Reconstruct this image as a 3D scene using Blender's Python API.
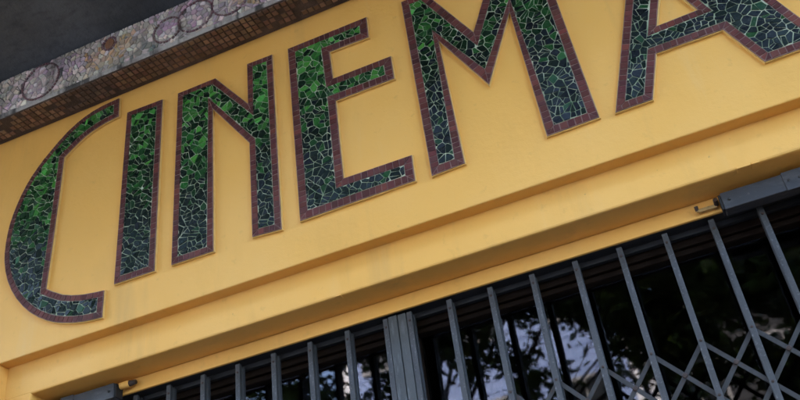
import bpy, math, random
from mathutils import Vector, Matrix
random.seed(7)
S = bpy.context.scene
for o in list(bpy.data.objects): bpy.data.objects.remove(o)
COL = S.collection

# ------------------------------------------------------------ camera, sky, sun, exposure
CAMH = 1.6                      # eye height; wall plane is y = 0, camera 2 m in front of it
R = [[0.91394632, -0.31300536, -0.25832105],
     [0.38760782, 0.4846173, 0.78415958],
     [-0.1202593, -0.81680703, 0.56423752]]
cam_d = bpy.data.cameras.new('camera'); cam = bpy.data.objects.new('camera', cam_d); COL.objects.link(cam)
cam.matrix_world = Matrix(((R[0][0], -R[0][1], -R[0][2], 0), (R[1][0], -R[1][1], -R[1][2], -2.0),
                           (R[2][0], -R[2][1], -R[2][2], CAMH), (0, 0, 0, 1)))
cam_d.sensor_width = 36; cam_d.lens = 36 * 881 / 800; cam_d.clip_start = 0.05; cam_d.clip_end = 2000
cam_d.dof.use_dof = True; cam_d.dof.focus_distance = 2.75; cam_d.dof.aperture_fstop = 5.6
S.camera = cam
W = bpy.data.worlds.new('World'); S.world = W; W.use_nodes = True
SUN_EL, SUN_AZ = math.radians(48), math.radians(-25)      # azimuth measured from +Y (behind the cinema)
nt = W.node_tree; sky = nt.nodes.new('ShaderNodeTexSky'); sky.sky_type = 'NISHITA'; sky.sun_disc = False
sky.sun_elevation = SUN_EL; sky.sun_rotation = SUN_AZ; sky.air_density = 1.0; sky.dust_density = 3.5; sky.ozone_density = 1.0
bg = nt.nodes['Background']; nt.links.new(sky.outputs[0], bg.inputs[0]); bg.inputs[1].default_value = 0.15
sd = bpy.data.lights.new('sun', 'SUN'); sd.energy = 2.0; sd.angle = math.radians(0.5); sd.color = (1, .95, .87)
sun = bpy.data.objects.new('sun', sd); COL.objects.link(sun)
sdir = Vector((math.sin(SUN_AZ) * math.cos(SUN_EL), math.cos(SUN_AZ) * math.cos(SUN_EL), math.sin(SUN_EL)))
sun.rotation_euler = sdir.to_track_quat('Z', 'Y').to_euler()
vs = S.view_settings; S.display_settings.display_device = 'sRGB'
vs.view_transform = 'Standard'; vs.look = 'None'; vs.gamma = 1; vs.use_curve_mapping = False; vs.exposure = 3.92

# ------------------------------------------------------------ materials
def mat(name, base=(.5, .5, .5), rough=.6, metal=0, spec=.5, attr=False, noise=(), bump=(), rnoise=0, coat=0):
    """noise: list of (scale, detail, lo, hi, colour, factor, stretch) ; bump: list of (scale, strength, distance)"""
    m = bpy.data.materials.new(name); m.use_nodes = True; t = m.node_tree; n = t.nodes; L = t.links
    p = n['Principled BSDF']; p.inputs['Roughness'].default_value = rough; p.inputs['Metallic'].default_value = metal
    p.inputs['Specular IOR Level'].default_value = spec
    if coat: p.inputs['Coat Weight'].default_value = coat; p.inputs['Coat Roughness'].default_value = .15
    tc = n.new('ShaderNodeTexCoord')
    if attr:
        a = n.new('ShaderNodeAttribute'); a.attribute_name = 'Col'; cur = a.outputs['Color']
    else:
        r = n.new('ShaderNodeRGB'); r.outputs[0].default_value = (*base, 1); cur = r.outputs[0]
    for k, (sc, det, lo, hi, col, fac, st) in enumerate(noise):
        mp = n.new('ShaderNodeMapping'); mp.inputs['Scale'].default_value = st; mp.inputs['Location'].default_value = (k * 3.1, k * 1.7, k * 5.3)
        L.new(tc.outputs['Object'], mp.inputs[0])
        q = n.new('ShaderNodeTexNoise'); q.inputs['Scale'].default_value = sc; q.inputs['Detail'].default_value = det; q.inputs['Roughness'].default_value = .6
        L.new(mp.outputs[0], q.inputs[0])
        mr = n.new('ShaderNodeMapRange'); mr.inputs[1].default_value = lo; mr.inputs[2].default_value = hi; mr.inputs[4].default_value = fac
        L.new(q.outputs[0], mr.inputs[0])
        x = n.new('ShaderNodeMix'); x.data_type = 'RGBA'; L.new(mr.outputs[0], x.inputs[0]); L.new(cur, x.inputs[6])
        x.inputs[7].default_value = (*col, 1); cur = x.outputs[2]
    L.new(cur, p.inputs['Base Color'])
    prev = None
    for sc, stg, dist in bump:
        q = n.new('ShaderNodeTexNoise'); q.inputs['Scale'].default_value = sc; q.inputs['Detail'].default_value = 4
        L.new(tc.outputs['Object'], q.inputs[0])
        b = n.new('ShaderNodeBump'); b.inputs['Strength'].default_value = stg; b.inputs['Distance'].default_value = dist
        L.new(q.outputs[0], b.inputs['Height'])
        if prev: L.new(prev, b.inputs['Normal'])
        prev = b.outputs[0]
    if prev: L.new(prev, p.inputs['Normal'])
    if rnoise:
        q = n.new('ShaderNodeTexNoise'); q.inputs['Scale'].default_value = 60; L.new(tc.outputs['Object'], q.inputs[0])
        mr = n.new('ShaderNodeMapRange'); mr.inputs[3].default_value = max(0, rough - rnoise); mr.inputs[4].default_value = min(1, rough + rnoise)
        L.new(q.outputs[0], mr.inputs[0]); L.new(mr.outputs[0], p.inputs['Roughness'])
    return m
U = (1, 1, 1)
YEL = (.79, .412, .088)
M = {
 'yellow': mat('yellow_paint', YEL, .55, spec=.3,
    noise=[(1.3, 5, .45, .75, (.82, .48, .15), .6, U), (4.0, 6, .54, .8, (.52, .28, .06), .40, (1, 1, .35)), (30, 3, .62, .8, (.42, .23, .06), .3, U), (9, 6, .62, .74, (.76, .50, .2), .25, (1, 1, .12)), (60, 2, .75, .79, (.30, .18, .07), .5, U), (6, 6, .60, .72, (.50, .29, .09), .35, (1, 1, .10))],
    bump=[(5, .2, .02), (22, .12, .006), (70, .16, .004), (260, .22, .0015)]),
 'cream': mat('cream_plaster_edge', (.72, .46, .14), .7, spec=.3, noise=[(40, 4, .45, .7, (.62, .36, .09), .8, U)], bump=[(90, .4, .004)]),
 'grout_green': mat('pale_green_grout', (.48, .50, .33), .85, noise=[(14, 4, .4, .65, (.10, .20, .08), .8, U), (45, 3, .5, .7, (.45, .47, .36), .7, U)], bump=[(250, .4, .001)]),
 'grout_red': mat('brown_grout', (.24, .14, .115), .85, noise=[(25, 4, .45, .7, (.08, .045, .04), .8, U)], bump=[(250, .4, .001)]),
 'glaze': mat('glazed_green_tile', rough=.30, spec=.24, attr=True, rnoise=.15, coat=.0,
    noise=[(120, 3, .62, .75, (.30, .34, .26), .18, U), (7, 5, .60, .74, (.30, .36, .32), .14, U)], bump=[(60, .15, .002)]),
 'red_tile': mat('red_brown_tile', rough=.55, spec=.15, attr=True, rnoise=.12,
    noise=[(130, 3, .60, .75, (.20, .13, .12), .3, U), (9, 4, .5, .7, (.13, .055, .048), .5, U)], bump=[(60, .15, .002)]),
 'pale_tile': mat('faded_lilac_tile', rough=.5, spec=.35, attr=True, rnoise=.1,
    noise=[(13, 6, .52, .62, (.05, .048, .044), .65, (1.0, 1, .16)), (60, 4, .5, .7, (.22, .20, .17), .5, U)], bump=[(80, .3, .003)]),
 'cement': mat('weathered_cement', (.46, .43, .39), .9, noise=[(20, 6, .45, .65, (.24, .21, .19), .8, U), (13, 6, .52, .60, (.03, .03, .028), .85, (1, 1, .16))], bump=[(60, .6, .006), (200, .4, .002)]),
 'brown_tile': mat('brown_glazed_tile', rough=.45, spec=.4, attr=True, rnoise=.15,
    noise=[(6, 5, .5, .64, (.12, .08, .06), .8, U), (90, 3, .55, .75, (.24, .15, .09), .4, U)], bump=[(60, .3, .003)]),
 'brown_grout': mat('dirty_brown_mortar', (.075, .048, .032), .9, noise=[(7, 5, .5, .65, (.14, .095, .07), .8, U)], bump=[(120, .7, .004)]),
 'slate': mat('dark_stained_concrete', (.060, .068, .076), .85, noise=[(2.2, 6, .40, .7, (.14, .155, .17), .85, U), (14, 6, .5, .75, (.03, .033, .036), .5, (1, 2.5, 1))], bump=[(30, .5, .01), (140, .4, .003)]),
 'metal': mat('grey_painted_steel', (.062, .063, .065), .45, metal=.35,
    noise=[(35, 5, .5, .7, (.030, .031, .032), .8, (1, 1, .2)), (130, 3, .58, .70, (.22, .22, .22), .6, U), (55, 5, .66, .74, (.10, .045, .02), .8, U)], bump=[(150, .3, .002)]),
 'metal_dark': mat('dark_steel', (.050, .052, .058), .5, metal=.3, noise=[(30, 5, .5, .75, (.12, .125, .13), .7, (.3, 1, 1)), (90, 4, .62, .74, (.14, .13, .12), .6, U)], bump=[(120, .3, .002)]),
 'strap': mat('dull_grey_steel', (.042, .041, .040), .5, metal=.4, noise=[(50, 5, .5, .7, (.03, .028, .026), .8, U), (70, 4, .60, .72, (.06, .03, .018), .8, U)], bump=[(150, .3, .002)]),
 'rust': mat('rusty_rivet', (.05, .03, .022), .6, metal=.3, noise=[(80, 4, .45, .7, (.05, .035, .03), .8, U)], bump=[(300, .5, .001)]),
 'weather': mat('weathered_grey_post', (.062, .064, .063), .7, noise=[(18, 6, .45, .65, (.035, .037, .038), .8, (1, 1, .12)), (60, 5, .58, .7, (.14, .15, .155), .6, (1, 1, .2))], bump=[(70, .6, .004)]),
 'black': mat('black_rail', (.012, .012, .013), .6),
 'wood': mat('dark_brown_wood', (.012, .0065, .0035), .6, spec=.08, noise=[(12, 6, .45, .7, (.010, .006, .004), .8, (.15, 1, 1))], bump=[(60, .3, .003)]),
 'brass': mat('old_brass', (.50, .33, .13), .42, metal=.5, noise=[(80, 4, .5, .7, (.16, .10, .05), .8, U)], bump=[(120, .3, .002)]),
 'interior': mat('dark_interior', (.02, .017, .015), .9),
 'plaster': mat('pale_render', (.27, .36, .58), .8, noise=[(2, 5, .45, .7, (.24, .32, .52), .6, U)]),
 'brick': mat('brown_render', (.045, .045, .045), .85, noise=[(3, 5, .45, .7, (.03, .03, .03), .6, U)]),
 'white': mat('white_trim', (.8, .8, .8), .6),
 'roof': mat('grey_roof', (.12, .11, .11), .8),
 'pane_far': mat('dark_window', (.02, .025, .03), .1),
 'bark': mat('bark', (.07, .05, .035), .9, noise=[(20, 5, .4, .7, (.03, .022, .016), .8, (1, 1, .2))], bump=[(40, .8, .02)]),
 'asphalt': mat('asphalt', (.042, .042, .043), .9, noise=[(30, 5, .45, .7, (.055, .055, .055), .6, U)], bump=[(200, .4, .004)]),
 'paving': mat('paving', (.045, .043, .041), .85, noise=[(3, 5, .45, .7, (.035, .034, .033), .6, U)], bump=[(150, .4, .003)]),
 'kerbm': mat('kerb_stone', (.32, .31, .29), .85), 'paint': mat('road_paint', (.7, .7, .68), .7),
}
def leaf_mat():
    m = mat('leaf', rough=.5, attr=True); n = m.node_tree.nodes; L = m.node_tree.links
    p = n['Principled BSDF']; o = n['Material Output']; tr = n.new('ShaderNodeBsdfTranslucent'); mx = n.new('ShaderNodeMixShader')
    a = [q for q in n if q.type == 'ATTRIBUTE'][0]; L.new(a.outputs['Color'], tr.inputs[0]); mx.inputs[0].default_value = .35
    L.new(p.outputs[0], mx.inputs[1]); L.new(tr.outputs[0], mx.inputs[2]); L.new(mx.outputs[0], o.inputs[0]); return m
M['leaf'] = leaf_mat()
def glass_mat():
    m = bpy.data.materials.new('window_glass'); m.use_nodes = True; n = m.node_tree.nodes; L = m.node_tree.links
    n.remove(n['Principled BSDF']); o = n['Material Output']
    t = n.new('ShaderNodeBsdfTransparent'); t.inputs[0].default_value = (.55, .57, .58, 1)
    g = n.new('ShaderNodeBsdfGlossy'); g.inputs['Roughness'].default_value = .022; g.inputs[0].default_value = (.96, .93, 1, 1)
    f = n.new('ShaderNodeFresnel'); f.inputs[0].default_value = 1.5
    tc = n.new('ShaderNodeTexCoord'); q = n.new('ShaderNodeTexNoise'); q.inputs['Scale'].default_value = 2.2; L.new(tc.outputs['Object'], q.inputs[0])
    b = n.new('ShaderNodeBump'); b.inputs['Strength'].default_value = .03; b.inputs['Distance'].default_value = .004; L.new(q.outputs[0], b.inputs['Height']); L.new(b.outputs[0], g.inputs['Normal'])
    mx = n.new('ShaderNodeMixShader'); L.new(f.outputs[0], mx.inputs[0]); L.new(t.outputs[0], mx.inputs[1]); L.new(g.outputs[0], mx.inputs[2]); L.new(mx.outputs[0], o.inputs[0]); return m
M['glass'] = glass_mat()

# ------------------------------------------------------------ mesh helpers
class MB:
    def __init__(s): s.v = []; s.f = []; s.mi = []; s.c = []; s.mats = []
    def m(s, name):
        if name not in s.mats: s.mats.append(name)
        return s.mats.index(name)
    def face(s, idx, mt, col=(.5, .5, .5)): s.f.append(idx); s.mi.append(s.m(mt)); s.c.append(col)
    def box(s, a, b, mt, bev=0):
        x0, y0, z0 = a; x1, y1, z1 = b
        if bev <= 0:
            n = len(s.v); s.v += [(x0,y0,z0),(x1,y0,z0),(x1,y1,z0),(x0,y1,z0),(x0,y0,z1),(x1,y0,z1),(x1,y1,z1),(x0,y1,z1)]
            for q in ((3,2,1,0),(4,5,6,7),(0,1,5,4),(1,2,6,5),(2,3,7,6),(3,0,4,7)): s.face([n+i for i in q], mt)
            return
        import bmesh
        bm = bmesh.new(); bmesh.ops.create_cube(bm, size=1)
        for v in bm.verts: v.co = Vector(((x0+x1)/2 + v.co.x*(x1-x0), (y0+y1)/2 + v.co.y*(y1-y0), (z0+z1)/2 + v.co.z*(z1-z0)))
        bmesh.ops.bevel(bm, geom=bm.edges[:], offset=bev, segments=2, affect='EDGES', profile=.5)
        s.addbm(bm, mt); bm.free()
    def addbm(s, bm, mt):
        n = len(s.v); bm.verts.ensure_lookup_table(); s.v += [tuple(v.co) for v in bm.verts]
        for f in bm.faces: s.face([n + v.index for v in f.verts], mt)
    def prism(s, poly, y_back, y_front, mt, top_scale=1, col=(.5,.5,.5), tilt=(0,0), side=None):
        """poly: CCW (x, z); front faces -y"""
        n = len(s.v); k = len(poly); cx = sum(p[0] for p in poly)/k; cz = sum(p[1] for p in poly)/k
        s.v += [(x, y_back, z) for x, z in poly]
        for x, z in poly:
            X = cx + (x-cx)*top_scale; Z = cz + (z-cz)*top_scale
            s.v.append((X, y_front + tilt[0]*(X-cx) + tilt[1]*(Z-cz), Z))
        s.face([n+k+i for i in range(k)], mt, col)
        for i in range(k):
            j = (i+1) % k; s.face([n+i, n+j, n+k+j, n+k+i], side or mt, col)
    def rounded(s, outer, inner, y_back, y_mid, y_front, mt):
        n = len(s.v); k = len(outer)
        s.v += [(x, y_back, z) for x, z in outer] + [(x, y_mid, z) for x, z in outer] + [(x, y_front, z) for x, z in inner]
        for i in range(k):
            j = (i+1) % k; s.face([n+i, n+j, n+k+j, n+k+i], mt); s.face([n+k+i, n+k+j, n+2*k+j, n+2*k+i], mt)
        s.face([n+2*k+i for i in range(k)], mt)
    def cyl(s, p, q, r, mt, seg=12, r2=None, dome=0):
        p = Vector(p); q = Vector(q); d = (q-p).normalized(); u = d.orthogonal().normalized(); w = d.cross(u); r2 = r if r2 is None else r2
        n = len(s.v)
        for c, rr in ((p, r), (q, r2)):
            for i in range(seg):
                a = 2*math.pi*i/seg; s.v.append(tuple(c + u*rr*math.cos(a) + w*rr*math.sin(a)))
        for i in range(seg):
            j = (i+1) % seg; s.face([n+i, n+j, n+seg+j, n+seg+i], mt)
        s.face([n+i for i in reversed(range(seg))], mt)
        if dome:
            t = len(s.v); s.v.append(tuple(q + d*dome))
            for i in range(seg): s.face([n+seg+i, n+seg+(i+1) % seg, t], mt)
        else: s.face([n+seg+i for i in range(seg)], mt)
    def build(s, name, parent=None, smooth=False, loc=None):
        me = bpy.data.meshes.new(name)
        org = Vector(loc) if loc else Vector((0, 0, 0))
        me.from_pydata([tuple(Vector(v) - org) for v in s.v], [], s.f)
        for q in s.mats: me.materials.append(M[q])
        me.polygons.foreach_set('material_index', s.mi)
        ca = me.color_attributes.new('Col', 'FLOAT_COLOR', 'CORNER')
        buf = []
        for f, c in zip(s.f, s.c): buf += [c[0], c[1], c[2], 1.0] * len(f)
        ca.data.foreach_set('color', buf)
        if smooth: me.polygons.foreach_set('use_smooth', [True]*len(s.f))
        me.update(); o = bpy.data.objects.new(name, me); COL.objects.link(o); o.location = org
        if parent is not None:
            o.parent = parent; o.matrix_parent_inverse = Matrix.Identity(4); o.location = org - parent_world(parent)
        return o
def parent_world(p):
    w = Vector(p.location)
    while p.parent: p = p.parent; w += Vector(p.location)
    return w
def thing(name, label, cat, loc, group=None):
    o = bpy.data.objects.new(name, None); o.empty_display_size = .1; COL.objects.link(o); o.location = loc; tag(o, label, cat, group); return o
def tag(o, label, cat, group=None):
    o['label'] = label; o['category'] = cat
    if group: o['group'] = group
    return o
def struct(o): o['kind'] = 'structure'; return o
def mesh1(name, fn, parent=None, smooth=False, loc=None):
    b = MB(); fn(b); return b.build(name, parent, smooth, loc)

# ---- 2-D polygon tools
def area(p): return .5*sum(p[i][0]*p[(i+1) % len(p)][1] - p[(i+1) % len(p)][0]*p[i][1] for i in range(len(p)))
def ccw(p): return p if area(p) > 0 else p[::-1]
def offset(p, d):
    """inward miter offset of a CCW polygon"""
    n = len(p); out = []
    for i in range(n):
        a, b, c = p[i-1], p[i], p[(i+1) % n]
        e1 = (b[0]-a[0], b[1]-a[1]); e2 = (c[0]-b[0], c[1]-b[1]); l1 = math.hypot(*e1); l2 = math.hypot(*e2)
        n1 = (-e1[1]/l1, e1[0]/l1); n2 = (-e2[1]/l2, e2[0]/l2)
        k = 1 + n1[0]*n2[0] + n1[1]*n2[1]; k = max(k, .22)
        out.append((b[0] + d*(n1[0]+n2[0])/k, b[1] + d*(n1[1]+n2[1])/k))
    return out
def clip(poly, nx, nz, c):
    """keep nx*x + nz*z <= c"""
    out = []; n = len(poly)
    for i in range(n):
        a = poly[i]; b = poly[(i+1) % n]; da = nx*a[0]+nz*a[1]-c; db = nx*b[0]+nz*b[1]-c
        if da <= 0: out.append(a)
        if (da < 0 and db > 0) or (da > 0 and db < 0):
            t = da/(da-db); out.append((a[0]+t*(b[0]-a[0]), a[1]+t*(b[1]-a[1])))
    return out
def clean(p, eps=.0006):
    q = [p[i] for i in range(len(p)) if math.hypot(p[i][0]-p[i-1][0], p[i][1]-p[i-1][1]) > eps]
    return q if len(q) > 2 and abs(area(q)) > 1.2e-5 else None
def inside(p, x, z):
    r = False; n = len(p)
    for i in range(n):
        (x1, z1), (x2, z2) = p[i], p[(i+1) % n]
        if (z1 > z) != (z2 > z) and x < (x2-x1)*(z-z1)/(z2-z1)+x1: r = not r
    return r
def bsp(poly, edges, depth=0):
    for k, (a, b) in enumerate(edges):
        ex, ez = b[0]-a[0], b[1]-a[1]; l = math.hypot(ex, ez)
        if l < 1e-7: continue
        nx, nz = ez/l, -ex/l; c = nx*a[0]+nz*a[1]; d = [nx*p[0]+nz*p[1]-c for p in poly]
        if min(d) > -5e-4 or max(d) < 5e-4: continue
        # does the segment itself reach into the polygon?
        mt = [(ex*(p[0]-a[0])+ez*(p[1]-a[1]))/l for p in poly]
        cr = []
        for q in range(len(poly)):
            u, v = d[q], d[(q+1) % len(poly)]
            if (u < 0) != (v < 0): t = u/(u-v); cr.append(mt[q]+t*(mt[(q+1) % len(poly)]-mt[q]))
        if len(cr) < 2 or max(cr) < 1e-4 or min(cr) > l-1e-4: continue
        A = clip(poly, nx, nz, c); B = clip(poly, -nx, -nz, -c-.0007); out = []
        for P in (A, B):
            if len(P) > 2: out += bsp(P, edges[k+1:])
        return out
    return [poly]
def shards(region, size, gap, rng, hole=None, split=.25, jit=.85):
    """crazy-paving cells clipped to a region"""
    xs = [p[0] for p in region]; zs = [p[1] for p in region]; sx, sz = min(xs)-size, min(zs)-size
    nx = int((max(xs)+size-sx)/size)+1; nz = int((max(zs)+size-sz)/size)+1; g = {}
    for i in range(nx):
        for j in range(nz):
            g[i, j] = (sx + (i+.5+(rng.random()-.5)*jit + (.5 if j % 2 else 0)*.6)*size, sz + (j+.5+(rng.random()-.5)*jit)*size)
    res = []; edges = [(region[i-1], region[i]) for i in range(len(region))]
    if hole: edges += [(hole[i-1], hole[i]) for i in range(len(hole))]
    for (i, j), (x, z) in g.items():
        cell = None
        near = [(x+size*a, z+size*b) for a, b in ((-1.4,-1.4),(1.4,-1.4),(1.4,1.4),(-1.4,1.4))]
        cell = near
        for di in range(-2, 3):
            for dj in range(-2, 3):
                if (di or dj) and (i+di, j+dj) in g:
                    u, w = g[i+di, j+dj]; dx, dz = u-x, w-z; l = math.hypot(dx, dz) or 1e-6; dx /= l; dz /= l
                    cell = clip(cell, dx, dz, dx*(x+u)/2 + dz*(z+w)/2 - gap/2*rng.uniform(.6, 1.5))
                    if len(cell) < 3: break
            if len(cell) < 3: break
        if len(cell) < 3: continue
        parts = [cell]
        if rng.random() < split and abs(area(cell)) > .6*size*size:
            a = rng.random()*math.pi; ux, uz = math.cos(a), math.sin(a); c = ux*x+uz*z
            parts = [clip(cell, ux, uz, c-gap/2), clip(cell, -ux, -uz, -c-gap/2)]
        for pc in parts:
            if len(pc) < 3: continue
            for q in bsp(pc, edges):
                q = clean(q)
                if not q or abs(area(q)) < 2.2e-5: continue
                cx = sum(p[0] for p in q)/len(q); cz = sum(p[1] for p in q)/len(q)
                if inside(region, cx, cz) and not (hole and inside(hole, cx, cz)): res.append(q)
    return res
def mixc(a, b, t): return tuple(a[i]*(1-t)+b[i]*t for i in range(3))
def var(c, r, s=.25):
    k = 1 + r.uniform(-s, s); return tuple(max(0.002, x*k*(1+r.uniform(-.08, .08))) for x in c)

# ------------------------------------------------------------ the cinema building
H = CAMH
Z2 = 1.339+H; Z4 = 1.2225+H; Z6 = 1.176+H; ZS = 2.32+H; ZT = 2.52+H     # ledge, opening, board bottom, tiled soffit, canopy underside
YF, YB, YG = .0455, .149, .27                                     # frieze, header board, glass
OX0, OX1 = -1.994, .444; PX0, PX1 = -2.102, .552
cin = thing('cinema_building', 'yellow painted cinema front with tiled ledge above a recessed gated doorway', 'building', (-.775, .3, 0))
def wall(b):
    b.box((-9, 0, Z2), (9, .5, ZS+.01), 'yellow', .004)
    b.box((-9, 0.0, 0), (PX0, .5, Z2-.0), 'yellow', .004); b.box((PX1, 0.0, 0), (9, .5, Z2), 'yellow', .004)
    b.box((-9, .003, ZS+.0101), (9, .5, 22), 'yellow')  # unseen upper wall, made tall to shade the street and reduce bounce light
wall_o = mesh1('wall', wall, cin)
def frieze(b):
    b.box((PX0-.01, YF, Z4), (PX1+.01, .45, Z2+.02), 'yellow', .006)
    b.box((PX0-.01, YF+.0005, 0), (OX0, .45, Z4+.01), 'yellow', .006); b.box((OX1, YF+.0005, 0), (PX1+.01, .45, Z4+.01), 'yellow', .006)
    # loose flake of paint on the arris of the opening
    for x, w, h in ((.245, .035, .004), (.275, .02, .003), (-.9, .015, .002)):
        b.box((x-w/2, YF-.003, Z4-.002), (x+w/2, YF+.02, Z4+h), 'yellow', .0015)
mesh1('frieze', frieze, cin)
mesh1('header_board', lambda b: b.box((OX0+.002, YB, Z6), (OX1-.002, YB+.010, Z4-.0015), 'yellow', .002), cin)
def sides(b):
    b.box((-9, .5, 0), (-8.7, 12, 22), 'plaster'); b.box((8.7, .5, 0), (9, 12, 22), 'plaster'); b.box((-9, 11.7, 0), (9, 12, 21.999), 'plaster')
mesh1('side_wall', sides, cin)
mesh1('roof', lambda b: b.box((-9.2, -.15, 22), (9.2, 12.2, 22.3), 'roof'), cin)
canopy = mesh1('canopy', lambda b: b.box((-9, -.85, ZT), (9, .45, ZT+.18), 'slate', .006), cin)
# tiled ledge: cement body, mosaic face, small square tiles below
FY = -.1175
ledge = mesh1('ledge', lambda b: (b.box((-9, FY, ZS), (9, .4, ZT-.001), 'cement', .006)), cin)
rng = random.Random(21)
RINGS = [(-1.975, 2.425, .085, 0), (-1.662, 2.468, .030, 1), (-1.405, 2.41, .058, 2), (-1.285, 2.42, .072, 0), (-1.14, 2.43, .075, 0),
         (-2.35, 2.43, .06, 0), (-.98, 2.42, .05, 2), (-1.03, 2.47, .03, 1), (-.8, 2.43, .075, 0), (-.6, 2.43, .06, 2)]
FX0, FX1 = -2.6, .7
LIL = (.52, .36, .44); GRY = (.60, .51, .42); WHT = (.88, .80, .71); OCH = (.62, .40, .19); MAR = (.24, .13, .14); GRN = (.22, .27, .23)
def fascia(b):
    reg = [(FX0, ZS+.018), (FX1, ZS+.018), (FX1, ZT-.004), (FX0, ZT-.004)]
    rr = [(x, z+H, r, k) for x, z, r, k in RINGS]
    for x, z, r, k in rr:
        if r < .04:      # disc
            poly = [(x+r*.62*math.cos(a*math.pi/8)*1.15, z+r*.9*math.sin(a*math.pi/8)) for a in range(16)]
            b.prism(poly, FY+.001, FY-.0045, 'pale_tile', .9, (.30, .14, .07))
        n = max(10, int(2*math.pi*r/.014))
        for q in range(n):
            a0 = 2*math.pi*(q+.12)/n; a1 = 2*math.pi*(q+.88)/n; w = .0036 if r > .04 else .006; ra, rb = (r-w, r+w) if r > .04 else (r*.86, r*1.15)
            zc = lambda v: min(max(v, ZS+.018), ZT-.005)
            pl = [(x+rb*math.cos(a0), zc(z+rb*math.sin(a0))), (x+rb*math.cos(a1), zc(z+rb*math.sin(a1))), (x+ra*math.cos(a1), zc(z+ra*math.sin(a1))), (x+ra*math.cos(a0), zc(z+ra*math.sin(a0)))]
            if abs(area(pl)) > 1e-5: b.prism(ccw(pl), FY+.001, FY-.0048, 'pale_tile', .94, var(MAR if k != 2 else (.24, .15, .14), rng))
    for p in shards(reg, .0235, .0030, rng, split=.45):
        cx = sum(q[0] for q in p)/len(p); cz = sum(q[1] for q in p)/len(p)
        c = mixc(GRY, WHT, max(0, rng.random()*1.5-.45)); skip = False
        swirl = math.sin(cx*9+math.sin(cz*31+cx*4)*1.3)
        if swirl > .35 and rng.random() < .55: c = mixc(LIL, WHT, rng.random()*.5)
        if swirl < -.75 and rng.random() < .5: c = mixc(GRN, GRY, rng.random())
        for x, z, r, k in rr:
            d = math.hypot(cx-x, cz-z)
            if abs(d-r) < (.0075 if r > .04 else .004) or (r < .04 and d < r*1.15): skip = True
            elif d < r:
                c = mixc(LIL, mixc(GRY, WHT, rng.random()), rng.random()**.6) if k == 0 else (WHT if cz < z else LIL)
            elif k == 1 and d < r+.085 and cz < z+.01 and rng.random() < .85: c = mixc(OCH, WHT, rng.random()*.45)
        if skip: continue
        b.prism(ccw(p), FY+.001, FY-.0030-rng.random()*.0014, 'pale_tile', .90, var(c, rng, .3), (rng.uniform(-.07, .07), rng.uniform(-.07, .07)))
f_o = mesh1('mosaic_face', fascia, ledge)
def soff(b):
    # mortar bed and square tiles, facing down
    b.box((FX0, FY+.004, ZS-.003), (FX1, -.002, ZS+.004), 'brown_grout')
    n0 = .0232; rows = 4
    x = FX0; i = 0
    while x < FX1:
        for r in range(rows):
            if rng.random() < .04+.5*(math.sin(x*5.3)+math.sin(x*13.7+r)>1.25): continue
            y0 = FY+.006 + r*n0; y1 = y0+n0; w = .0042; j = lambda: rng.uniform(-.0008, .0008)
            if y1 > -.001: y1 = -.001
            dx = math.sin(x*3)*.002
            q = [(x+w/2+j(), y0+w/2+j()), (x+n0-w/2+j(), y0+w/2+j()), (x+n0-w/2+j(), y1-w/2+j()), (x+w/2+j(), y1-w/2+j())]
            k = len(b.v); zt = ZS-.0055+rng.uniform(-.0008, .0006); tx, ty = rng.uniform(-.05, .05), rng.uniform(-.05, .05)
            cx, cy = x+n0/2, (y0+y1)/2; c = var(mixc((.16, .085, .05), (.28, .16, .09), rng.random()**2), rng, .3)
            
            b.v += [(u, v, ZS-.0025) for u, v in q] + [(cx+(u-cx)*.9, cy+(v-cy)*.9, zt+tx*(u-cx)+ty*(v-cy)) for u, v in q]
            b.face([k+7, k+6, k+5, k+4], 'brown_tile', c)
            for e in range(4): g = (e+1) % 4; b.face([k+g, k+e, k+4+e, k+4+g], 'brown_tile', c)
        x += n0; i += 1
mesh1('tiled_underside', soff, ledge)

# ------------------------------------------------------------ the six mosaic letters
T, B = 2.197, 1.479
GLY = {
 'C': [(-1.690, 2.292), (-1.766, 2.287), (-1.835, 2.271), (-1.906, 2.235), (-1.979, 2.173), (-2.036, 2.112), (-2.081, 2.045), (-2.112, 1.972), (-2.133, 1.889), (-2.138, 1.808), (-2.131, 1.732), (-2.103, 1.645), (-2.052, 1.560), (-1.985, 1.487), (-1.913, 1.436), (-1.844, 1.405), (-1.765, 1.385), (-1.690, 1.377),
       (-1.690, 1.472), (-1.775, 1.484), (-1.856, 1.510), (-1.931, 1.557), (-1.927, 1.700), (-1.923, 1.900), (-1.921, 2.109), (-1.863, 2.152), (-1.805, 2.182), (-1.745, 2.198), (-1.686, 2.204)],
 'I': [(-1.646, T+.005), (-1.495, T), (-1.499, B+.003), (-1.650, B+.005)],
 'N': [(-1.427, T-.002), (-1.272, T-.002), (-1.142, 2.016), (-1.141, T+.004), (-1.043, T+.002), (-1.042, B-.006), (-1.141, B+.002), (-1.141, 1.848), (-1.284, 2.062), (-1.282, B), (-1.433, B+.002)],
 'E': [(-.979, T-.002), (-.680, T-.002), (-.682, 2.105), (-.827, 2.108), (-.824, 1.982), (-.616, 1.982), (-.616, 1.888), (-.823, 1.888), (-.824, 1.574), (-.600, 1.571), (-.602, B+.002), (-.976, B)],
 'M': [(-.549, T+.002), (-.467, T+.002), (-.336, 1.947), (-.224, T+.002), (-.076, T+.002), (-.054, B), (-.202, B-.003), (-.212, 1.98), (-.327, 1.728), (-.452, 1.973), (-.448, B+.002), (-.548, B-.002)],
 'A': [(.241, T), (.278, T), (.546, B-.004), (.389, B-.006), (.329, 1.622), (.144, 1.623), (.093, B-.002), (-.007, B-.003)],
}
AHOLE = [(.171, 1.712), (.292, 1.716), (.231, 1.884)]
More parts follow.
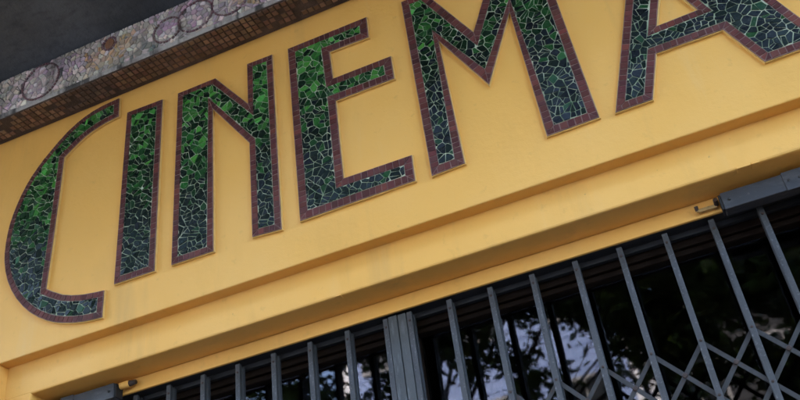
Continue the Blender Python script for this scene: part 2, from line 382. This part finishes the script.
LBL = {'C': 'curved mosaic letter C, leftmost and tallest of the green tiled letters', 'I': 'single straight mosaic bar forming the letter I',
       'N': 'green mosaic letter N with one slanting stroke, between I and E', 'E': 'green mosaic letter E with three arms, below the tiled ledge',
       'M': 'wide mosaic letter M with a deep V in its middle', 'A': 'dark mosaic letter A with crossbar, rightmost of the tiled letters'}
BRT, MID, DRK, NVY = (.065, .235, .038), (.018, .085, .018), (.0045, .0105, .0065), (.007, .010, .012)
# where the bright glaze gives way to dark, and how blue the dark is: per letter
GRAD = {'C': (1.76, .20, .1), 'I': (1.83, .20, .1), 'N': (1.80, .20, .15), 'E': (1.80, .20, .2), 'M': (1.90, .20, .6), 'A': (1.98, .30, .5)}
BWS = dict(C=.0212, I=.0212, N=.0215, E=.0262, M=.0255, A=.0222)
def smooth(pts, keep):
    out = []
    n = len(pts)
    for i in range(n-1):
        out.append(pts[i])
        if not keep[i]:
            p0 = pts[i-1] if i and not (i in CORN) else pts[i]; p3 = pts[i+2] if i+2 < n and not (i+1 in CORN) else pts[i+1]; p1, p2 = pts[i], pts[i+1]
            out.append(tuple((-p0[k]+9*p1[k]+9*p2[k]-p3[k])/16 for k in (0, 1)))
    out.append(pts[-1]); return out
CORN = {0, 17, 18, 21, 24, 28}
GLY['C'] = smooth(GLY['C'], [i in (17, 21, 22, 23) for i in range(29)])
def letter(ch):
    r = random.Random(ord(ch)*3); BW = BWS[ch]
    outer = ccw([(x, z+H) for x, z in GLY[ch]]); hole = ccw([(x, z+H) for x, z in AHOLE]) if ch == 'A' else None
    inner = offset(outer, BW)
    xs = [p[0] for p in outer]
    th = thing('mosaic_letter', LBL[ch], 'letter', (sum((min(xs), max(xs)))/2, 0, min(p[1] for p in outer)), 'raised mosaic letters spelling CINEMA')
    y0, yb = .002, -.0085
    def wob(p, a):   # hand-laid unevenness
        out = []
        n = len(p)
        for i in range(n):
            u, v = p[i], p[(i+1) % n]; l = math.hypot(u[0]-v[0], u[1]-v[1]); k = max(1, int(l/.05))
            for q in range(k):
                t = q/k; j = 0 if q == 0 else a
                out.append((u[0]+(v[0]-u[0])*t+r.uniform(-j, j), u[1]+(v[1]-u[1])*t+r.uniform(-j, j)))
        return out
    def bridge(o, h):
        """cut a polygon with a hole into one ring (for thin beds)"""
        i, j = min(((i, j) for i in range(len(o)) for j in range(len(h))), key=lambda t: math.hypot(o[t[0]][0]-h[t[1]][0], o[t[0]][1]-h[t[1]][1]))
        hh = h[::-1]; j = len(h)-1-j
        return o[:i+1] + hh[j:] + hh[:j+1] + o[i:]
    def bed(b):
        o = wob(offset(outer, -.0032), .0009); oi = [p for p in o]
        if hole: o = bridge(o, offset(hole, .0055))
        b.prism(o, y0, yb, 'cream')
        s = offset(outer, -.0008)
        if hole: s = bridge(s, offset(hole, .0008))
        b.prism(s, yb+.003, yb-.0032, 'grout_red')
    bd = mesh1('plaster_bed', bed, th)
    hout = offset(hole, -BW) if hole else None
    def rim(b, o, i):
        n = len(o)
        for k in range(n):
            a, c = o[k], o[(k+1) % n]; ia, ic = i[k], i[(k+1) % n]
            l = .5*(math.hypot(c[0]-a[0], c[1]-a[1]) + math.hypot(ic[0]-ia[0], ic[1]-ia[1])); m = max(1, round(l/.0225))
            ux, uz = c[0]-a[0], c[1]-a[1]; L0 = math.hypot(ux, uz); ux /= L0; uz /= L0; trap = ccw([a, c, ic, ia])
            ss = [ux*(p[0]-a[0])+uz*(p[1]-a[1]) for p in trap]; lo, hi = min(ss), max(ss); m = max(1, round((hi-lo)/.0205))
            cuts = [lo-.01]+[lo+(hi-lo)*(q+r.uniform(-.14, .14))/m for q in range(1, m)]+[hi+.01]; base = ux*a[0]+uz*a[1]
            for q in range(m):
                quad = clip(trap, ux, uz, base+cuts[q+1]); quad = clip(quad, -ux, -uz, -base-cuts[q]) if len(quad) > 2 else []
                quad = clean(quad) if len(quad) > 2 else None
                if not quad: continue
                jj = [(x+r.uniform(-.0008, .0008), z+r.uniform(-.0008, .0008)) for x, z in offset(quad, .0011)]
                if abs(area(jj)) < 2e-5 or area(jj) < 0: continue
                col = var(mixc((.125, .036, .026), (.082, .028, .026), r.random()), r, .3)
                b.prism(jj, yb, yb-.0044-r.random()*.0006, 'red_tile', .95, col, (r.uniform(-.03, .03), r.uniform(-.03, .03)))
    mesh1('tile_border', lambda b: rim(b, outer, inner), th)
    if hole: mesh1('tile_border', lambda b: rim(b, hole[::-1], hout[::-1]), th)
    z_mid, span, blue = GRAD[ch]
    def fill(b):
        reg = offset(inner, .0004)
        rg = bridge(reg, offset(hout, .0004)) if hole else reg
        b.prism(rg, yb+.002, yb-.0034, 'grout_green')
        for p in shards(offset(inner, .0012), random.Random(ord(ch)).uniform(.0232, .0240), .0017, r, hole=offset(hout, -.0012) if hout else None, split=.55, jit=1.05):
            p = ccw(p); cx = sum(q[0] for q in p)/len(p); cz = sum(q[1] for q in p)/len(p)
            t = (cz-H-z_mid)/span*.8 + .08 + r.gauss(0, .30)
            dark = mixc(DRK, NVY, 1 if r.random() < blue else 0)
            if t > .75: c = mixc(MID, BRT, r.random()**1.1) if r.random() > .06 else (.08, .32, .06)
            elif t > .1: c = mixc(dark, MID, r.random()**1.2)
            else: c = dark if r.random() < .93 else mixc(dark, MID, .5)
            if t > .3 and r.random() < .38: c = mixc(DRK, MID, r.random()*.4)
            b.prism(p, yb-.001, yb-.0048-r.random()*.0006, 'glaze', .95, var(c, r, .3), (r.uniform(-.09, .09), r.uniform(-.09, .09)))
    mesh1('green_mosaic', fill, th)
for ch in 'CINEMA'[:5]+'A': letter(ch)

# ------------------------------------------------------------ the folding gate
YR = .166                                     # front of the vertical channels
SP = .1243; ZG = Z6-.004
def channel(b, x, ztop=ZG, z0=.05, w=.0155):
    # front channel (U, open to the back), rear channel 14 mm behind it
    b.box((x-w/2, YR, z0), (x+w/2, YR+.003, ztop), 'metal', .001)
    b.box((x-w/2, YR+.0031, z0), (x-w/2+.0025, YR+.011, ztop-.001), 'metal'); b.box((x+w/2-.0025, YR+.0031, z0), (x+w/2, YR+.011, ztop-.001), 'metal')
    b.box((x-w/2, YR+.022, z0), (x+w/2, YR+.034, ztop-.002), 'metal_dark', .001)
def rivet(b, x, z, y=YR, r=.0042, mt='rust'): b.cyl((x, y+.001, z), (x, y-.0018, z), r, mt, 10, r*.8, -.0 if False else .0012)
ZP = .857+H; DZ = .1430
def leaf(sgn, x0, n, lab):
    g = thing('folding_gate', lab, 'gate', (x0 + sgn*SP*(n-1)/2, YR+.015, 0), 'leaves of the folding gate')
    for k in range(n):
        x = x0 + sgn*SP*k
        c = mesh1('vertical_bar', lambda b: channel(b, x), g, loc=(x, YR, 0))
        for z in (ZG-.028, ZP, ZP-DZ, ZP-2*DZ): mesh1('rivet', lambda b: rivet(b, x, z), c)
    for band in (0, -1.25):
        for k in range(n-1):
            xa, xb = x0+sgn*SP*k, x0+sgn*SP*(k+1)
            for d in (1, -1):
                def strap(b):
                    y = YR+.0125 if d == 1 else YR+.0165; w = .0056
                    for s in range(2):
                        za, zb = ZP+band-DZ*s, ZP+band-DZ*(s+1)
                        p, q = ((xa, za), (xb, zb)) if d == 1 else ((xa, zb), (xb, za))
                        l = math.hypot(q[0]-p[0], q[1]-p[1]); ux, uz = (q[0]-p[0])/l, (q[1]-p[1])/l; e = .006
                        P = [(p[0]-ux*e-uz*w, p[1]-uz*e+ux*w), (q[0]+ux*e-uz*w, q[1]+uz*e+ux*w), (q[0]+ux*e+uz*w, q[1]+uz*e-ux*w), (p[0]-ux*e+uz*w, p[1]-uz*e-ux*w)]
                        P = ccw(P); b.prism(P, y+.003, y, 'strap', .99); kk = len(b.v)-4
                so = mesh1('lattice_strap', strap, g)
                if d == 1:
                    for s in range(2): mesh1('rivet', lambda b: rivet(b, (xa+xb)/2, ZP+band-DZ*(s+.5), YR+.0125, .0075), so)
    return g
gl = leaf(-1, -.8125, 10, 'left leaf of the grey collapsible steel gate, left of the wide post')
gr = leaf(1, -.7375, 11, 'right leaf of the grey collapsible steel gate, its lattice of crossed straps in view')
def post(b):
    b.box((-.8030, YR-.002, .05), (-.7760, YR+.004, ZG+.001), 'weather', .0015); b.box((-.7735, YR-.0005, .05), (-.7480, YR+.0055, ZG), 'weather', .0015)
    b.box((-.8025, YR+.0062, .05), (-.7475, YR+.03, ZG-.001), 'metal_dark')
mesh1('meeting_post', post, gl)
rail = mesh1('gate_rail', lambda b: (b.box((OX0+.003, YB+.012, Z6+.004), (OX1-.003, YR+.052, Z6+.035), 'black'), b.box((OX0+.003, YR+.0365, Z6-.012), (OX1-.003, YR+.052, Z6+.003), 'black')))
tag(rail, 'black top rail that the folding gate hangs from, under the yellow board', 'rail')
def cover(x0, x1, lab, s):
    t = thing('rail_cover', lab, 'metal cover', ((x0+x1)/2, .12, Z6), 'dark steel covers over the gate rail')
    def f(b):
        b.box((x0, .108, Z6-.020), (x1, YB-.001, Z6+.030), 'metal_dark', .0025)
    mesh1('cover_box', f, t)
    xe = x1 if s > 0 else x0
    xj = xe - s*.155
    mesh1('joint_sleeve', lambda b: b.box((min(xj, xj-s*.05), .1055, Z6-.0225), (max(xj, xj-s*.05), .1079, Z6+.032), 'metal_dark', .001), t)
    for xx in (xe-s*.018, xj-s*.012, xj-s*.038):
        mesh1('screw', lambda b: b.cyl((xx, .1085, Z6+.005), (xx, .1035, Z6+.005), .0042, 'strap', 10, .0034, .0012), t)
    mesh1('end_cap', lambda b: b.box((min(xe, xe+s*.006), .112, Z6-.017), (max(xe, xe+s*.006), YB-.003, Z6+.027), 'black', .001), t)
    return t
cl = cover(OX0+.003, -1.722, 'dark steel cover box over the left end of the gate rail', 1)
cr = cover(.172, OX1-.003, 'dark steel cover box over the right end of the gate rail', -1)
# brass bolt at the right cover, painted roller stub at the left one
def boltL(b):
    b.cyl((-1.712, .130, Z6+.022), (-1.678, .130, Z6+.022), .0115, 'yellow', 16); b.cyl((-1.678, .130, Z6+.022), (-1.655, .130, Z6+.022), .010, 'rust', 14, .007)
bl = mesh1('brass_stub', boltL); tag(bl, 'round stub with rusty tip beside the left rail cover', 'bolt')
def boltR(b):
    b.cyl((.105, .138, Z6+.015), (.158, .138, Z6+.015), .0045, 'brass', 12); b.cyl((.107, .138, Z6+.015), (.107, .132, Z6+.027), .005, 'rust', 12)
    b.cyl((.158, .138, Z6+.016), (.158, .119, Z6+.022), .0065, 'rust', 12); b.box((.110, .134, Z6+.008), (.158, .147, Z6+.012), 'brass', .001)
br = mesh1('brass_bolt', boltR); tag(br, 'small hooked brass bolt beside the right rail cover', 'bolt')

# ------------------------------------------------------------ glazed doors behind the gate
dw = thing('glazed_doors', 'dark wooden framed glass doors behind the gate, reflecting trees and sky', 'door', (-.775, YG, 0))
def header(b):
    b.box((OX0-.05, .225, Z6-.030), (OX1+.05, .30, Z6+.10), 'wood', .003)
    b.box((OX0-.05, .236, Z6-.047), (OX1+.05, .295, Z6-.0305), 'wood', .004)
mesh1('door_head', header, dw)
xs = [OX0-.02, -.775, OX1+.02]
for x in xs: mesh1('door_stile', lambda b: b.box((x-.030, .245, .05), (x+.030, .292, Z6-.048), 'wood', .003), dw)
for a, c in zip(xs[:-1], xs[1:]):
    mesh1('glass_pane', lambda b: b.box((a+.031, YG-.003, .3), (c-.031, YG+.003, Z6-.048), 'glass'), dw)
    mesh1('bottom_rail', lambda b: b.box((a+.031, .247, .05), (c-.031, .29, .299), 'wood', .003), dw)
def inter(b):
    b.box((-8.6, 6, 0.012), (8.6, 6.1, 3.4), 'interior'); b.box((-8.6, .51, 0), (8.6, 5.99, .011), 'interior'); b.box((-8.6, .51, 3.3), (8.6, 5.99, 3.39), 'interior')
lob = mesh1('lobby', inter, cin)

# ------------------------------------------------------------ ground and street
struct(mesh1('ground', lambda b: b.box((-400, -400, -.4), (400, 400, -.151), 'paving')))
struct(mesh1('road', lambda b: b.box((-400, -11.5, -.15), (400, -3.3, -.12), 'asphalt')))
def marks(b):
    for i in range(-12, 12): b.box((i*6, -7.46, -.1199), (i*6+3, -7.34, -.1155), 'paint')
struct(mesh1('road_marking', marks))
def side(b):
    b.box((-400, -3.14, -.15), (400, .6, 0), 'paving', .01); b.box((-400, -16, -.15), (400, -11.66, 0), 'paving', .01)
struct(mesh1('pavement', side))
struct(mesh1('kerb', lambda b: (b.box((-400, -3.29, -.15), (400, -3.142, .003), 'kerbm', .01), b.box((-400, -11.655, -.15), (400, -11.505, .003), 'kerbm', .01))))

# ------------------------------------------------------------ houses across the street (seen mirrored in the glass)
def house(x0, x1, y1, h, matn, lab, floors, wcols, gable=False, balc=()):
    t = thing('town_house', lab, 'building', ((x0+x1)/2, y1, 0)); y0 = y1-9
    def body(b):
        b.box((x0, y0, 0), (x1, y1, h), matn)
        for z in [q*.28 for q in range(int(3.5/.28), int(h/.28))]: b.box((x0, y1+.0005, z), (x1, y1+.014, z+.012), matn)
        b.box((x0, y1+.0145, 0), (x0+.22, y1+.06, h), 'white'); b.box((x1-.16, y1+.0145, 0), (x1, y1+.06, h), 'white')
    mesh1('wall', body, t)
    def rf(b):
        if gable:
            n = len(b.v); m = (x0+x1)/2; b.v += [(x0-.3, y1+.3, h), (x1+.3, y1+.3, h), (m, y1+.3, h+(x1-x0)*.36), (x0-.3, y0, h), (x1+.3, y0, h), (m, y0, h+(x1-x0)*.36)]
            b.face([n, n+1, n+2], matn); b.face([n+5, n+4, n+3], matn); b.face([n, n+2, n+5, n+3], 'roof'); b.face([n+1, n+4, n+5, n+2], 'roof'); b.face([n, n+3, n+4, n+1], 'roof')
        else: b.box((x0-.25, y0, h+.001), (x1+.25, y1+.3, h+.25), 'roof')
    mesh1('roof', rf, t)
    for fl in range(floors):
        for c in range(wcols):
            cx = x0 + (x1-x0)*(c+.5)/wcols; z0 = .9 + fl*3.1
            w = mesh1('window', lambda b: (b.box((cx-.6, y1+.016, z0), (cx+.6, y1+.06, z0+1.7), 'kerbm'), ), t)
            mesh1('pane', lambda b: (b.box((cx-.52, y1+.061, z0+.08), (cx-.02, y1+.066, z0+1.62), 'pane_far'), b.box((cx+.02, y1+.061, z0+.08), (cx+.52, y1+.066, z0+1.62), 'pane_far')), w)
    return t
house(-8.2, -1.35, -15.9, 13.0, 'plaster', 'tall pale rendered house across the street with white corner strips', 4, 3)
house(-1.25, 6.5, -16.2, 9.6, 'brick', 'brown rendered house across the street, right of the tall pale house', 3, 4)
house(-15.5, -8.4, -15.0, 8.6, 'brick', 'brown gabled house across the street, left of the tall pale house', 2, 3, gable=True)

# ------------------------------------------------------------ street trees (seen mirrored in the glass)
def tree(x, y, h, trunk_h, clusters, nleaf, lab, seed, lit=.12):
    r = random.Random(seed); t = thing('street_tree', lab, 'tree', (x, y, 0), 'trees along the street')
    def tr(b):
        p = Vector((x, y, -.05)); q = Vector((x+r.uniform(-.1, .1), y, trunk_h)); b.cyl(p, q, .16, 'bark', 12, .12)
        for (cx, cy, cz, cr) in clusters[::9]:
            e = Vector((cx, cy, cz)); m = q.lerp(e, .5)+Vector((r.uniform(-.2, .2), r.uniform(-.2, .2), .15))
            b.cyl(q, m, .04, 'bark', 8, .024); b.cyl(m, e, .024, 'bark', 7, .010)
            for _ in range(5):
                d = Vector((r.gauss(0, 1), r.gauss(0, 1), r.gauss(0, 1))).normalized()*cr*.8; b.cyl(m.lerp(e, r.uniform(.3, 1)), e+d, .007, 'bark', 5, .003)
    mesh1('trunk', tr, t)
    def cr_(b):
        for (cx, cy, cz, cr) in clusters:
            twigs = []
            for _ in range(int(nleaf*cr*cr/14)+4):
                d = Vector((r.gauss(0, 1), r.gauss(0, 1), r.gauss(0, .8))).normalized()*cr*r.random()**.45; twigs.append(Vector((cx, cy, cz))+d)
            for tw in twigs:
                for _ in range(14):
                    c = tw+Vector((r.gauss(0, .09), r.gauss(0, .09), r.gauss(0, .07)))
                    u = Vector((r.gauss(0, 1), r.gauss(0, 1), r.gauss(0, .6))).normalized(); w = u.orthogonal().normalized(); w.rotate(Matrix.Rotation(r.random()*6.28, 3, u)); s = r.uniform(.035, .06)
                    n = len(b.v); b.v += [tuple(c-u*s*1.25), tuple(c+w*s*.55), tuple(c+u*s*1.25), tuple(c-w*s*.55)]
                    b.face([n, n+1, n+2, n+3], 'leaf', var(mixc((.035, .075, .02), (.07, .13, .03), r.random()) if r.random() > lit else (.12, .20, .05), r, .25))  # a share of leaves coloured brighter to look lit
    mesh1('crown', cr_, t)
    return t
rt = random.Random(5)
GAPS = [(-.95, 4.35, .26, .45), (-1.15, 4.95, .10, .12), (-2.35, 4.60, .14, .36), (-1.75, 5.25, .12, .05), (-1.85, 4.62, .13, .10), (.15, 3.92, .16, .10), (-2.9, 5.1, .03, .05)]
def crown(cx, cy, cz, rx, ry, rz, n, cr):
    out = []
    while len(out) < n:
        d = Vector((rt.gauss(0, 1), rt.gauss(0, 1), rt.gauss(0, 1))).normalized()*rt.random()**.34
        c = (cx+d.x*rx, cy+d.y*ry, cz+d.z*rz, cr*rt.uniform(.6, 1.3)); k = 7.5/(2.54-c[1]); px, pz = c[0]*k, 1.6+(c[2]-1.6)*k
        if any(((px-a)/(w+c[3]*.8))**2+((pz-e)/(h+c[3]*.8))**2 < 1 for a, e, w, h in GAPS): continue
        out.append(c)
    return out
tree(-5.6, -5.6, 8, 3.0, crown(-5.2, -5.0, 5.7, 3.0, 1.3, 2.3, 170, .46), 1150, 'dense street tree with a wide low crown, left of the doorway', 1)
tree(2.4, -6.0, 8, 3.0, crown(1.2, -5.0, 5.3, 2.3, 1.2, 2.2, 235, .38), 1250, 'street tree with a full crown opposite the doorway', 2)
tree(-3.6, -6.6, 8, 3.0, crown(-1.7, -5.2, 5.7, 1.8, 1.0, 2.1, 150, .34), 1250, 'slim street tree with a thin high crown opposite the doorway', 3)
